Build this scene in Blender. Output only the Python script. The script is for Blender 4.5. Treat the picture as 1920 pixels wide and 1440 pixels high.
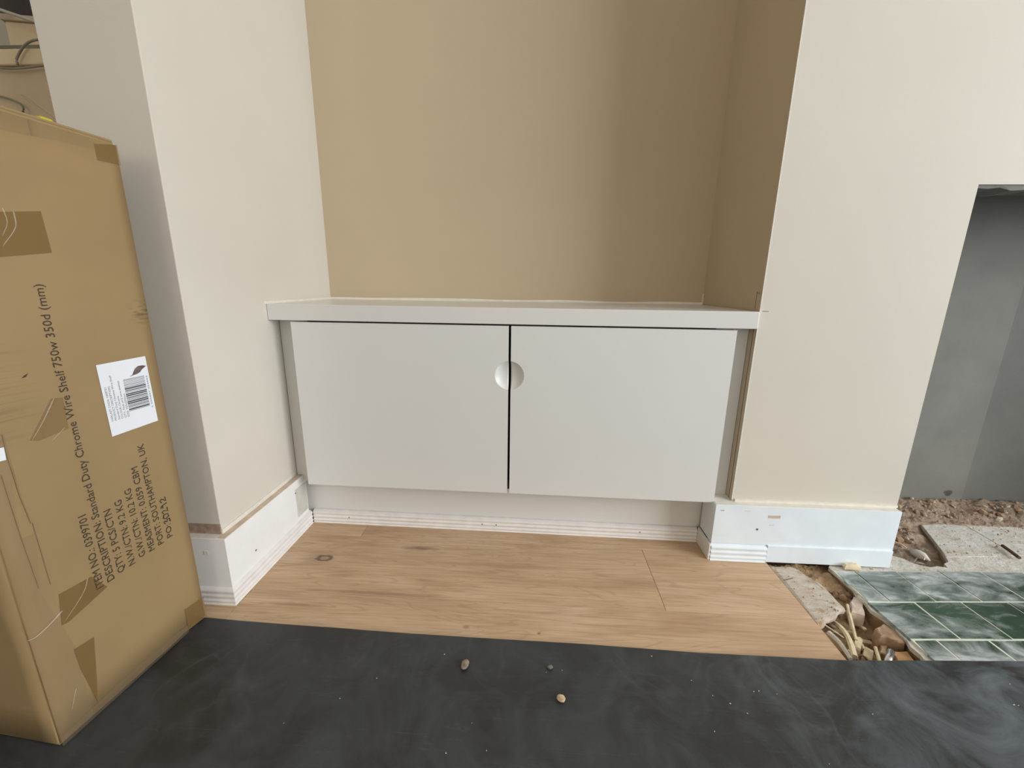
import bpy, bmesh, math, random
from mathutils import Vector, Matrix, noise

for o in list(bpy.data.objects):
    bpy.data.objects.remove(o)
C = bpy.context.scene.collection
S = bpy.context.scene

# ------------------------------------------------------------------ camera
F_PX, PITCH, YAW, ROLL, CAM_H = 779.8, 0.2368, -0.0538, 0.0124, 0.60
fwd = Vector((math.sin(YAW) * math.cos(PITCH), math.cos(YAW) * math.cos(PITCH), -math.sin(PITCH)))
rgt = Vector((math.cos(YAW), -math.sin(YAW), 0))
upv = rgt.cross(fwd)
r2 = math.cos(ROLL) * rgt + math.sin(ROLL) * upv
u2 = -math.sin(ROLL) * rgt + math.cos(ROLL) * upv
cd = bpy.data.cameras.new('camera')
cam = bpy.data.objects.new('camera', cd)
C.objects.link(cam)
cd.sensor_width = 36.0
cd.lens = F_PX / 1920 * 36.0
cd.clip_start = 0.02
cam.matrix_world = Matrix(((r2.x, u2.x, -fwd.x, 0), (r2.y, u2.y, -fwd.y, 0), (r2.z, u2.z, -fwd.z, CAM_H), (0, 0, 0, 1)))
S.camera = cam

# ------------------------------------------------------------------ light
wd = bpy.data.worlds.new('world')
S.world = wd
wd.use_nodes = True
wd.node_tree.nodes['Background'].inputs[0].default_value = (0.80, 0.88, 1.0, 1)
wd.node_tree.nodes['Background'].inputs[1].default_value = 1.0


def area(name, loc, rot, sx, sy, energy, col):
    l = bpy.data.lights.new(name, 'AREA')
    l.shape = 'RECTANGLE'
    l.size, l.size_y = sx, sy
    l.energy = energy
    l.color = col
    o = bpy.data.objects.new(name, l)
    C.objects.link(o)
    o.location = loc
    o.rotation_euler = rot
    return o


# daylight in the bay window of the right-hand wall; added warm frontal fill from the rear
area('bay_window_daylight', (2.84, -0.85, 1.20), (0, math.radians(90), 0), 1.6, 2.3, 106, (0.92, 0.96, 1.0))
area('rear_fill', (-0.5, -3.74, 1.45), (math.radians(90), 0, 0), 1.9, 1.5, 21, (1.0, 0.89, 0.76))
S.view_settings.view_transform = 'Standard'
S.view_settings.look = 'None'
S.view_settings.gamma = 1.0
S.view_settings.use_curve_mapping = False
S.view_settings.exposure = -0.02

# ------------------------------------------------------------------ material helpers
def srgb(r, g, b):
    f = lambda c: (c / 255 / 12.92) if c / 255 <= 0.04045 else ((c / 255 + 0.055) / 1.055) ** 2.4
    return (f(r), f(g), f(b), 1)


class NT:
    def __init__(self, name):
        self.m = bpy.data.materials.new(name)
        self.m.use_nodes = True
        self.t = self.m.node_tree
        self.p = self.t.nodes['Principled BSDF']

    def n(self, kind, **kw):
        nd = self.t.nodes.new(kind)
        for k, v in kw.items():
            if k.startswith('i_'):
                nd.inputs[k[2:].replace('_', ' ')].default_value = v
            else:
                setattr(nd, k, v)
        return nd

    def l(self, a, b):
        self.t.links.new(a, b)

    def pos(self, scale=(1, 1, 1), loc=(0, 0, 0), kind='world'):
        mp = self.n('ShaderNodeMapping')
        mp.inputs['Scale'].default_value = scale
        mp.inputs['Location'].default_value = loc
        if kind == 'world':
            g = self.n('ShaderNodeNewGeometry')
            self.l(g.outputs['Position'], mp.inputs['Vector'])
        else:
            g = self.n('ShaderNodeTexCoord')
            self.l(g.outputs['Object'], mp.inputs['Vector'])
        return mp.outputs[0]

    def noise(self, vec, scale, detail=4, rough=0.55, dist=0.0):
        nd = self.n('ShaderNodeTexNoise')
        nd.inputs['Scale'].default_value = scale
        nd.inputs['Detail'].default_value = detail
        nd.inputs['Roughness'].default_value = rough
        nd.inputs['Distortion'].default_value = dist
        self.l(vec, nd.inputs['Vector'])
        return nd.outputs['Fac']

    def ramp(self, fac, stops):
        r = self.n('ShaderNodeValToRGB')
        el = r.color_ramp.elements
        el[0].position, el[0].color = stops[0]
        el[1].position, el[1].color = stops[-1]
        for p, c in stops[1:-1]:
            e = el.new(p)
            e.color = c
        self.l(fac, r.inputs[0])
        return r.outputs[0]

    def mix(self, fac, a, b, mode='MIX'):
        m = self.n('ShaderNodeMix', data_type='RGBA', blend_type=mode)
        for sock, v in ((m.inputs['Factor'], fac), (m.inputs['A'], a), (m.inputs['B'], b)):
            if hasattr(v, 'is_linked'):
                self.l(v, sock)
            else:
                sock.default_value = v
        return [o for o in m.outputs if o.type == 'RGBA'][0]

    def math(self, op, a, b=0.0, clamp=False):
        m = self.n('ShaderNodeMath', operation=op, use_clamp=clamp)
        for i, v in enumerate((a, b)):
            if hasattr(v, 'is_linked'):
                self.l(v, m.inputs[i])
            else:
                m.inputs[i].default_value = v
        return m.outputs[0]

    def bump(self, h, strength=0.2, dist=0.002):
        b = self.n('ShaderNodeBump')
        b.inputs['Strength'].default_value = strength
        b.inputs['Distance'].default_value = dist
        self.l(h, b.inputs['Height'])
        self.l(b.outputs[0], self.p.inputs['Normal'])

    def set(self, col=None, rough=None, **kw):
        if col is not None:
            if hasattr(col, 'is_linked'):
                self.l(col, self.p.inputs['Base Color'])
            else:
                self.p.inputs['Base Color'].default_value = col
        if rough is not None:
            if hasattr(rough, 'is_linked'):
                self.l(rough, self.p.inputs['Roughness'])
            else:
                self.p.inputs['Roughness'].default_value = rough
        for k, v in kw.items():
            self.p.inputs[k.replace('_', ' ')].default_value = v
        return self.m


def BW(v):
    return (v, v, v, 1)


def simple(name, col, rough=0.6, var=0.12, scale=30, bump=0.0, bscale=120, kind='world', spec=0.5, metallic=0.0):
    t = NT(name)
    f = t.noise(t.pos(kind=kind), scale)
    d = tuple(c * (1 - var) for c in col[:3]) + (1,)
    e = tuple(min(1, c * (1 + var)) for c in col[:3]) + (1,)
    t.set(t.ramp(f, [(0.3, d), (0.7, e)]), rough)
    t.p.inputs['Specular IOR Level'].default_value = spec
    t.p.inputs['Metallic'].default_value = metallic
    if bump:
        t.bump(t.noise(t.pos(kind=kind), bscale), bump)
    return t.m


def wall_paint(name, col, patch=0.05):
    t = NT(name)
    f = t.noise(t.pos(), 2.2, 3)
    d = tuple(c * (1 - patch) for c in col[:3]) + (1,)
    t.set(t.ramp(f, [(0.35, d), (0.65, col)]), 0.75)
    t.p.inputs['Specular IOR Level'].default_value = 0.3
    t.bump(t.noise(t.pos(), 350, 2), 0.08, 0.001)
    return t.m


M = {}
M['paint'] = wall_paint('off_white_wall_paint', (0.68, 0.638, 0.555, 1))
M['tan'] = wall_paint('beige_wall_paint', (0.565, 0.455, 0.312, 1), 0.04)
M['ceiling'] = wall_paint('ceiling_paint', (0.80, 0.78, 0.73, 1))
M['cab'] = simple('white_satin_cabinet_paint', (0.72, 0.715, 0.69, 1), 0.34, 0.01, 6)
M['skirt'] = simple('white_primer_daylight_tint', (0.80, 0.87, 0.92, 1), 0.5, 0.04, 18, 0.05, 90)  # white primer with the bluish window light mixed into its colour
M['skirt_left'] = simple('white_primer_left', (0.86, 0.86, 0.835, 1), 0.5, 0.03, 18, 0.05, 90)  # same primer without the bluish light tint
M['bead'] = simple('thin_white_primer_on_wood', (0.80, 0.77, 0.74, 1), 0.55, 0.06, 40, 0.1, 150)
M['raw'] = simple('raw_board_edge', (0.62, 0.50, 0.38, 1), 0.8, 0.15, 40, 0.2)
M['caulk'] = simple('pale_filler', (0.76, 0.72, 0.64, 1), 0.7, 0.06, 60, 0.2)
M['plaster_brown'] = simple('bare_brown_plaster', (0.36, 0.25, 0.19, 1), 0.9, 0.25, 90, 0.4)
M['dark'] = simple('dark_void_board', (0.05, 0.045, 0.045, 1), 0.9)
M['pencil'] = simple('pencil_line', (0.16, 0.13, 0.10, 1), 0.8)


def fireplace_plaster():
    t = NT('grey_fireplace_render')
    f = t.noise(t.pos(), 5, 5)
    base = t.ramp(f, [(0.3, (0.155, 0.157, 0.142, 1)), (0.7, (0.205, 0.205, 0.185, 1))])
    sp = t.noise(t.pos((1, 1, 0.5), (3, 1, 2)), 26, 3, 0.5)
    stain = t.ramp(sp, [(0.70, BW(0)), (0.78, BW(1))])
    t.set(t.mix(t.math('MULTIPLY', stain, 0.4), base, (0.14, 0.12, 0.10, 1)), 0.85)
    t.bump(t.noise(t.pos(), 60, 4), 0.25, 0.003)
    return t.m


M['fire'] = fireplace_plaster()


def wood_floor():
    t = NT('pale_oak_floor')
    oi = t.n('ShaderNodeObjectInfo')
    off = t.n('ShaderNodeCombineXYZ')
    t.l(t.math('MULTIPLY', oi.outputs['Random'], 7.0), off.inputs[0])
    t.l(t.math('MULTIPLY', oi.outputs['Random'], 3.0), off.inputs[1])
    g = t.n('ShaderNodeNewGeometry')
    add = t.n('ShaderNodeVectorMath', operation='ADD')
    t.l(g.outputs['Position'], add.inputs[0])
    t.l(off.outputs[0], add.inputs[1])

    def mp(sc):
        m = t.n('ShaderNodeMapping')
        m.inputs['Scale'].default_value = sc
        t.l(add.outputs[0], m.inputs['Vector'])
        return m.outputs[0]
    big = t.noise(mp((1.6, 9, 1)), 2.2, 4, 0.5, 0.8)
    fine = t.noise(mp((3, 70, 1)), 3.0, 5, 0.65, 0.6)
    cath = t.noise(mp((1.2, 12, 1)), 1.6, 2, 0.4, 2.2)
    ring = t.math('PINGPONG', t.math('MULTIPLY', cath, 9.0), 0.5)
    col = t.ramp(big, [(0.28, (0.50, 0.325, 0.190, 1)), (0.5, (0.62, 0.425, 0.262, 1)), (0.72, (0.70, 0.515, 0.345, 1))])
    col = t.mix(t.ramp(fine, [(0.35, BW(0.42)), (0.62, BW(0))]), col, (0.36, 0.225, 0.13, 1))
    col = t.mix(t.ramp(ring, [(0.0, BW(0.30)), (0.16, BW(0))]), col, (0.29, 0.185, 0.11, 1))

    # two knots of the boards in front of the cupboard
    def blob(x, y, rx, ry, wob):
        m = t.n('ShaderNodeMapping')
        m.inputs['Location'].default_value = (-x / rx, -y / ry, 0)
        m.inputs['Scale'].default_value = (1 / rx, 1 / ry, 0)
        t.l(g.outputs['Position'], m.inputs['Vector'])
        ln = t.n('ShaderNodeVectorMath', operation='LENGTH')
        t.l(m.outputs[0], ln.inputs[0])
        nz = t.noise(t.pos((20, 60, 1)), 2.0, 3)
        return t.math('ADD', ln.outputs['Value'], t.math('MULTIPLY', t.math('SUBTRACT', nz, 0.5), wob))
    k1 = blob(-0.458, 0.786, 0.021, 0.012, 1.1)
    col = t.mix(t.ramp(k1, [(0.0, BW(0.25)), (0.45, BW(0.15)), (0.62, BW(0.85)), (0.8, BW(0.75)), (1.0, BW(0.0))]), col, (0.10, 0.07, 0.045, 1))
    k1b = blob(-0.472, 0.787, 0.05, 0.03, 0.6)
    col = t.mix(t.ramp(k1b, [(0.2, BW(0.35)), (1.0, BW(0.0))]), col, (0.16, 0.10, 0.06, 1))
    k2 = blob(-0.255, 0.8365, 0.052, 0.012, 1.0)
    col = t.mix(t.ramp(k2, [(0.1, BW(0.75)), (0.95, BW(0.0))]), col, (0.14, 0.09, 0.055, 1))
    for (x, y, rx, ry, s) in ((-0.11, 0.618, 0.008, 0.006, 0.5), (0.02, 0.613, 0.004, 0.003, 0.8), (-0.30, 0.688, 0.17, 0.006, 0.5), (-0.44, 0.648, 0.09, 0.005, 0.45), (-0.05, 0.79, 0.2, 0.012, 0.25), (0.22, 0.76, 0.1, 0.03, 0.2)):
        kk = blob(x, y, rx, ry, 0.8)
        col = t.mix(t.ramp(kk, [(0.2, BW(s)), (1.0, BW(0.0))]), col, (0.20, 0.12, 0.07, 1))
    t.set(col, 0.52)
    t.p.inputs['Specular IOR Level'].default_value = 0.4
    t.bump(fine, 0.06, 0.0008)
    return t.m


M['wood'] = wood_floor()


def sheet_mat():
    t = NT('scuffed_black_sheet')
    v = t.pos()
    big = t.noise(v, 3.2, 5, 0.6, 0.6)
    cloud = t.noise(t.pos((1, 1, 1), (4, 2, 0)), 9, 6, 0.65, 1.2)
    scr = t.noise(t.pos((3, 26, 1), (0, 0, 0)), 2.0, 5, 0.7, 2.5)
    loops = t.noise(t.pos((1, 1, 1), (7, 3, 0)), 7.0, 2, 0.4, 2.0)
    line = t.math('ABSOLUTE', t.math('SUBTRACT', loops, 0.5))
    col = t.ramp(big, [(0.3, (0.020, 0.0195, 0.0185, 1)), (0.7, (0.033, 0.034, 0.0345, 1))])
    # dust clouds in pale blue-grey, stronger towards the right
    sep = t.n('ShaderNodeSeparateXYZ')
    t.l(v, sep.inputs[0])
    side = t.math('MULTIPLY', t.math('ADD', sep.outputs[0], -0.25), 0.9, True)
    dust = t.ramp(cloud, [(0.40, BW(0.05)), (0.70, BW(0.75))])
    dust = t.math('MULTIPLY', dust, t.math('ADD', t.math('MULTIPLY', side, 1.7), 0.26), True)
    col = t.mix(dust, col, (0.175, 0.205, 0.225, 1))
    col = t.mix(t.math('MULTIPLY', t.ramp(line, [(0.0, BW(1)), (0.06, BW(0))]), t.ramp(t.noise(t.pos((1, 1, 1), (1, 8, 0)), 4.5, 3), [(0.50, BW(0)), (0.68, BW(0.13))])), col, (0.22, 0.21, 0.19, 1))
    col = t.mix(t.ramp(scr, [(0.60, BW(0)), (0.78, BW(0.32))]), col, (0.16, 0.155, 0.145, 1))
    t.set(col, t.ramp(cloud, [(0.3, BW(0.36)), (0.7, BW(0.55))]))
    t.p.inputs['Specular IOR Level'].default_value = 0.45
    t.bump(t.noise(t.pos((1, 1, 1)), 160, 3), 0.12, 0.001)
    return t.m


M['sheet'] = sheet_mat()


def carton_mat():
    t = NT('brown_corrugated_card')
    v = t.pos(kind='object')
    n1 = t.noise(v, 6, 4, 0.5)
    col = t.ramp(n1, [(0.3, (0.295, 0.200, 0.093, 1)), (0.7, (0.345, 0.235, 0.112, 1))])
    fl = t.noise(t.pos((1, 1, 60), kind='object'), 4, 3, 0.5)
    # crushed flutes along the near edge
    sep = t.n('ShaderNodeSeparateXYZ')
    t.l(v, sep.inputs[0])
    near = t.math('MULTIPLY', t.math('SUBTRACT', 0.075, sep.outputs[1]), 22, True)
    zb = t.math('MULTIPLY', t.math('SUBTRACT', 0.075, t.math('ABSOLUTE', t.math('SUBTRACT', sep.outputs[2], 0.47))), 30, True)
    st = t.ramp(fl, [(0.50, BW(0)), (0.62, BW(0.55))])
    col = t.mix(t.math('MULTIPLY', t.math('MULTIPLY', near, zb), st), col, (0.20, 0.125, 0.06, 1))
    far = t.math('MULTIPLY', t.math('SUBTRACT', sep.outputs[1], 0.192), 60, True)
    zc = t.math('MULTIPLY', t.math('SUBTRACT', 0.022, t.math('ABSOLUTE', t.math('SUBTRACT', sep.outputs[2], 0.545))), 60, True)
    sm = t.ramp(t.noise(t.pos((1, 30, 160), kind='object'), 2, 4), [(0.47, BW(0)), (0.6, BW(0.6))])
    col = t.mix(t.math('MULTIPLY', t.math('MULTIPLY', far, zc), sm), col, (0.10, 0.065, 0.03, 1))
    t.set(col, 0.62)
    t.p.inputs['Specular IOR Level'].default_value = 0.35
    t.bump(fl, 0.05, 0.001)
    return t.m


M['card'] = carton_mat()


def tape_mat(name, col, alpha, rough):
    t = NT(name)
    t.set(col, rough, Alpha=alpha)
    t.p.inputs['Coat Weight'].default_value = 0.5
    t.p.inputs['Coat Roughness'].default_value = 0.12
    t.bump(t.noise(t.pos(kind='object'), 25, 4, 0.6, 1.0), 0.25, 0.004)
    return t.m


M['tape'] = tape_mat('brown_packing_tape', (0.30, 0.185, 0.065, 1), 0.42, 0.3)
M['clear'] = tape_mat('clear_packing_tape', (0.44, 0.32, 0.19, 1), 0.10, 0.25)
M['shine'] = tape_mat('clear_tape_crease_glare', (0.85, 0.78, 0.66, 1), 0.28, 0.10)  # tape creases coloured pale so they carry the glare
M['seam'] = simple('dark_card_edge', (0.25, 0.165, 0.08, 1), 0.8)
M['ink'] = simple('dark_brown_print', (0.05, 0.034, 0.02, 1), 0.7, 0.2, 60)
M['pen'] = simple('blue_black_marker', (0.012, 0.012, 0.03, 1), 0.5)
M['label'] = simple('white_label_paper', (0.80, 0.82, 0.86, 1), 0.45, 0.02)
M['grey_ink'] = simple('grey_label_print', (0.22, 0.22, 0.25, 1), 0.6)
M['black_ink'] = simple('black_label_print', (0.02, 0.02, 0.025, 1), 0.5)
M['brown_ink'] = simple('brown_label_print', (0.14, 0.10, 0.09, 1), 0.6, 0.5, 160)
M['stone'] = simple('tan_stone', (0.56, 0.41, 0.26, 1), 0.9, 0.25, 45, 0.4)
M['stone_grey'] = simple('greyish_mortar_stone', (0.60, 0.50, 0.40, 1), 0.9, 0.2, 60, 0.4)
M['stone_brown'] = simple('brown_brick_rubble', (0.40, 0.26, 0.16, 1), 0.95, 0.3, 70, 0.5)
M['brick'] = simple('orange_brown_brick', (0.55, 0.31, 0.15, 1), 0.95, 0.2, 50, 0.4)
M['lath'] = simple('split_pale_timber', (0.76, 0.63, 0.42, 1), 0.8, 0.2, 60, 0.3)
M['white_stone'] = simple('white_pebble', (0.74, 0.70, 0.64, 1), 0.7, 0.1, 60, 0.2)
M['rust'] = simple('rusty_iron', (0.13, 0.065, 0.045, 1), 0.85, 0.3, 90, 0.4)
M['metal'] = simple('shiny_metal', (0.62, 0.62, 0.60, 1), 0.25, 0.05, metallic=0.9)
M['cable'] = simple('grey_cable', (0.30, 0.27, 0.21, 1), 0.5)
M['cable_pale'] = simple('pale_cable', (0.55, 0.54, 0.46, 1), 0.5)
M['cream'] = simple('cream_card', (0.80, 0.66, 0.44, 1), 0.6, 0.06, 12)
M['beige'] = simple('beige_card', (0.66, 0.53, 0.35, 1), 0.5, 0.08, 10, 0.15, 9)
M['bag'] = simple('black_plastic_sack', (0.020, 0.013, 0.014, 1), 0.35, 0.4, 30, 0.5, 25)
M['green'] = simple('green_plastic', (0.09, 0.16, 0.03, 1), 0.5)
M['yellow'] = simple('yellow_plastic', (0.50, 0.42, 0.02, 1), 0.45)
M['tarp_grey'] = simple('folded_grey_cloth', (0.22, 0.20, 0.14, 1), 0.9, 0.2, 40, 0.3)


def tile_mat():
    t = NT('dusty_green_glazed_tile')
    v = t.pos()
    sep = t.n('ShaderNodeSeparateXYZ')
    t.l(v, sep.inputs[0])
    g = t.ramp(t.noise(v, 9, 4), [(0.3, (0.012, 0.035, 0.020, 1)), (0.7, (0.025, 0.075, 0.035, 1))])
    n1 = t.noise(t.pos((1.0, 2.2, 1), (2.3, 1.1, 0)), 11, 6, 0.65, 0.8)
    # plaster dust: thick next to the wall and along the broken edges
    back = t.math('MULTIPLY', t.math('SUBTRACT', sep.outputs[1], 0.735), 2.1)
    left = t.math('MULTIPLY', t.math('SUBTRACT', 0.72, sep.outputs[0]), 2.2, True)
    front = t.math('MULTIPLY', t.math('SUBTRACT', 0.645, sep.outputs[1]), 4.5, True)
    s = t.math('ADD', n1, t.math('MAXIMUM', back, t.math('MAXIMUM', left, front)))
    s = t.math('SUBTRACT', s, t.math('MULTIPLY', t.math('SUBTRACT', sep.outputs[0], 0.75), 0.35, True))
    dust = t.ramp(s, [(0.42, BW(0.05)), (0.56, BW(0.30)), (0.78, BW(0.92))])
    dcol = t.ramp(t.noise(v, 40, 4), [(0.3, (0.50, 0.53, 0.53, 1)), (0.7, (0.72, 0.75, 0.74, 1))])  # plaster dust, its bluish tint painted in for the reflected sky
    t.set(t.mix(dust, g, dcol), t.ramp(s, [(0.4, BW(0.10)), (0.72, BW(0.8))]))
    t.bump(t.noise(v, 55, 3), 0.06, 0.002)
    return t.m


M['tile'] = tile_mat()


def mortar_mat():
    t = NT('pale_dusty_mortar')
    v = t.pos()
    col = t.ramp(t.noise(v, 32, 8, 0.75, 0.4), [(0.30, (0.50, 0.40, 0.29, 1)), (0.42, (0.72, 0.66, 0.56, 1)), (0.62, (0.84, 0.82, 0.76, 1))])
    sp = t.ramp(t.noise(t.pos((1, 1, 1), (5, 5, 0)), 85, 3, 0.5), [(0.66, BW(0)), (0.72, BW(0.8))])
    t.set(t.mix(sp, col, (0.22, 0.15, 0.10, 1)), 0.9)
    t.bump(t.noise(v, 70, 8, 0.7), 0.9, 0.006)
    return t.m


M['mortar'] = mortar_mat()
def splint_mat():
    t = NT('crumbling_pinkish_mortar')
    v = t.pos()
    col = t.ramp(t.noise(t.pos((26, 60, 26)), 1.6, 8, 0.75, 0.6), [(0.28, (0.42, 0.29, 0.18, 1)), (0.42, (0.74, 0.60, 0.47, 1)), (0.62, (0.86, 0.78, 0.68, 1))])
    sp = t.ramp(t.noise(v, 36, 4, 0.6), [(0.58, BW(0)), (0.68, BW(0.8))])
    t.set(t.mix(sp, col, (0.55, 0.33, 0.15, 1)), 0.95)
    t.bump(t.noise(t.pos((60, 120, 60)), 1.6, 8, 0.75), 1.0, 0.006)
    return t.m


M['splint'] = splint_mat()
M['grout'] = simple('pale_grout', (0.72, 0.74, 0.62, 1), 0.8, 0.08, 60)


def rubble_mat(name, a, b, sc):
    t = NT(name)
    v = t.pos()
    t.set(t.ramp(t.noise(v, sc, 6, 0.7), [(0.3, a), (0.5, tuple((p + q) / 2 for p, q in zip(a, b))), (0.72, b)]), 0.95)
    t.bump(t.noise(v, 140, 5), 0.7, 0.004)
    return t.m


M['rubble'] = rubble_mat('brown_rubble', (0.20, 0.13, 0.085, 1), (0.46, 0.36, 0.27, 1), 30)
M['soil'] = rubble_mat('brown_dusty_fill', (0.30, 0.19, 0.10, 1), (0.62, 0.44, 0.27, 1), 16)

# ------------------------------------------------------------------ mesh helpers
def new_obj(name, me, mat=None, parent=None, smooth=False):
    o = bpy.data.objects.new(name, me)
    C.objects.link(o)
    if mat is not None and not me.materials:
        me.materials.append(M[mat] if isinstance(mat, str) else mat)
    if parent is not None:
        o.parent = parent
    if smooth:
        for p in me.polygons:
            p.use_smooth = True
    return o


def tag(o, label=None, cat=None, group=None, kind=None):
    if label:
        o['label'] = label
    if cat:
        o['category'] = cat
    if group:
        o['group'] = group
    if kind:
        o['kind'] = kind
    return o


def empty(name, loc=(0, 0, 0), rz=0.0):
    o = bpy.data.objects.new(name, None)
    o.empty_display_size = 0.05
    C.objects.link(o)
    o.location = loc
    o.rotation_euler = (0, 0, rz)
    return o


def add_box(bm, x0, x1, y0, y1, z0, z1):
    v = [bm.verts.new(p) for p in ((x0, y0, z0), (x1, y0, z0), (x1, y1, z0), (x0, y1, z0), (x0, y0, z1), (x1, y0, z1), (x1, y1, z1), (x0, y1, z1))]
    for f in ((0, 3, 2, 1), (4, 5, 6, 7), (0, 1, 5, 4), (1, 2, 6, 5), (2, 3, 7, 6), (3, 0, 4, 7)):
        bm.faces.new([v[i] for i in f])


def fin(bm, name, bevel=0.0, segs=2):
    if bevel:
        bmesh.ops.bevel(bm, geom=list(bm.edges), offset=bevel, segments=segs, affect='EDGES', profile=0.5)
    bmesh.ops.recalc_face_normals(bm, faces=bm.faces)
    me = bpy.data.meshes.new(name)
    bm.to_mesh(me)
    bm.free()
    return me


def box(name, x0, x1, y0, y1, z0, z1, mat, parent=None, bevel=0.0):
    bm = bmesh.new()
    add_box(bm, x0, x1, y0, y1, z0, z1)
    return new_obj(name, fin(bm, name, bevel), mat, parent)


def prism(name, poly, z0, z1, mat, parent=None, bevel=0.0):
    bm = bmesh.new()
    lo = [bm.verts.new((p[0], p[1], z0)) for p in poly]
    hi = [bm.verts.new((p[0], p[1], z1)) for p in poly]
    n = len(poly)
    bm.faces.new(lo[::-1])
    bm.faces.new(hi)
    for i in range(n):
        bm.faces.new((lo[i], lo[(i + 1) % n], hi[(i + 1) % n], hi[i]))
    return new_obj(name, fin(bm, name, bevel), mat, parent)


def extrude_profile(name, prof, p0, p1, out, mat, parent=None):
    """prof: list of (d, z) closed; swept from p0 to p1, d measured along out"""
    bm = bmesh.new()
    o = Vector((out[0], out[1], 0))
    a = [bm.verts.new(Vector((p0[0], p0[1], 0)) + o * d + Vector((0, 0, z))) for d, z in prof]
    b = [bm.verts.new(Vector((p1[0], p1[1], 0)) + o * d + Vector((0, 0, z))) for d, z in prof]
    n = len(prof)
    bm.faces.new(a)
    bm.faces.new(b[::-1])
    for i in range(n):
        bm.faces.new((a[i], b[i], b[(i + 1) % n], a[(i + 1) % n]))
    return new_obj(name, fin(bm, name), mat, parent)


def tube(name, pts, r, mat, parent=None, seg=8, r1=None, smooth=True):
    pts = [Vector(p) for p in pts]
    bm = bmesh.new()
    rings = []
    n = len(pts)
    for i, p in enumerate(pts):
        d = (pts[min(i + 1, n - 1)] - pts[max(i - 1, 0)]).normalized()
        s = d.cross(Vector((0, 0, 1)) if abs(d.z) < 0.95 else Vector((1, 0, 0))).normalized()
        t = s.cross(d)
        rr = r + ((r1 if r1 is not None else r) - r) * i / max(1, n - 1)
        rings.append([bm.verts.new(p + (s * math.cos(a) + t * math.sin(a)) * rr) for a in [2 * math.pi * k / seg for k in range(seg)]])
    for i in range(n - 1):
        for k in range(seg):
            bm.faces.new((rings[i][k], rings[i][(k + 1) % seg], rings[i + 1][(k + 1) % seg], rings[i + 1][k]))
    bm.faces.new(rings[0])
    bm.faces.new(rings[-1][::-1])
    return new_obj(name, fin(bm, name), mat, parent, smooth)


def spline(pts, n=6):
    """Catmull-Rom through pts"""
    P = [Vector(p) for p in pts]
    P = [P[0] * 2 - P[1]] + P + [P[-1] * 2 - P[-2]]
    out = []
    for i in range(1, len(P) - 2):
        for k in range(n):
            t = k / n
            a, b, c, d = P[i - 1:i + 3]
            out.append(0.5 * ((2 * b) + (c - a) * t + (2 * a - 5 * b + 4 * c - d) * t * t + (3 * b - a - 3 * c + d) * t ** 3))
    out.append(P[-2])
    return out


def rock_mesh(name, seed, mat, sub=2, cuts=5):
    rnd = random.Random(seed)
    bm = bmesh.new()
    bmesh.ops.create_icosphere(bm, subdivisions=sub, radius=1.0)
    planes = [(Vector((rnd.uniform(-1, 1), rnd.uniform(-1, 1), rnd.uniform(-1, 1))).normalized(), rnd.uniform(0.45, 0.75)) for _ in range(cuts)]
    for v in bm.verts:
        for nrm, d in planes:
            e = v.co.dot(nrm) - d
            if e > 0:
                v.co -= nrm * e
        v.co *= 1 + 0.10 * noise.noise(v.co * 2.3 + Vector((seed, 0, 0)))
    me = fin(bm, name)
    me.materials.append(M[mat])
    return me


def slab_stone(name, poly, z0, z1, mat, seed=0, parent=None):
    """broken flat stone: outline polygon, chamfered and jittered"""
    rnd = random.Random(seed)
    cx = sum(p[0] for p in poly) / len(poly)
    cy = sum(p[1] for p in poly) / len(poly)
    pts = []
    for i, p in enumerate(poly):
        q = poly[(i + 1) % len(poly)]
        pts.append(p)
        pts.append(((p[0] + q[0]) / 2 + rnd.uniform(-.002, .002), (p[1] + q[1]) / 2 + rnd.uniform(-.002, .002)))
    bm = bmesh.new()
    rows = []
    for f, z in ((1.0, z0), (1.03, (z0 + z1) / 2), (0.97, z1 - 0.002), (0.86, z1)):
        rows.append([bm.verts.new((cx + (p[0] - cx) * f, cy + (p[1] - cy) * f, z + rnd.uniform(-.001, .001))) for p in pts])
    n = len(pts)
    for a, b in zip(rows, rows[1:]):
        for i in range(n):
            bm.faces.new((a[i], a[(i + 1) % n], b[(i + 1) % n], b[i]))
    bm.faces.new(rows[0][::-1])
    bm.faces.new(rows[-1])
    return new_obj(name, fin(bm, name), mat, parent)


def grid(name, x0, x1, y0, y1, nx, ny, fz, mat, parent=None, smooth=True, keep=None):
    vs, fs = [], []
    for j in range(ny + 1):
        for i in range(nx + 1):
            x = x0 + (x1 - x0) * i / nx
            y = y0 + (y1 - y0) * j / ny
            vs.append((x, y, fz(x, y)))
    for j in range(ny):
        for i in range(nx):
            a = j * (nx + 1) + i
            if keep and not keep(*vs[a][:2]):
                continue
            fs.append((a, a + 1, a + nx + 2, a + nx + 1))
    me = bpy.data.meshes.new(name)
    me.from_pydata(vs, [], fs)
    return new_obj(name, me, mat, parent, smooth)


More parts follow.
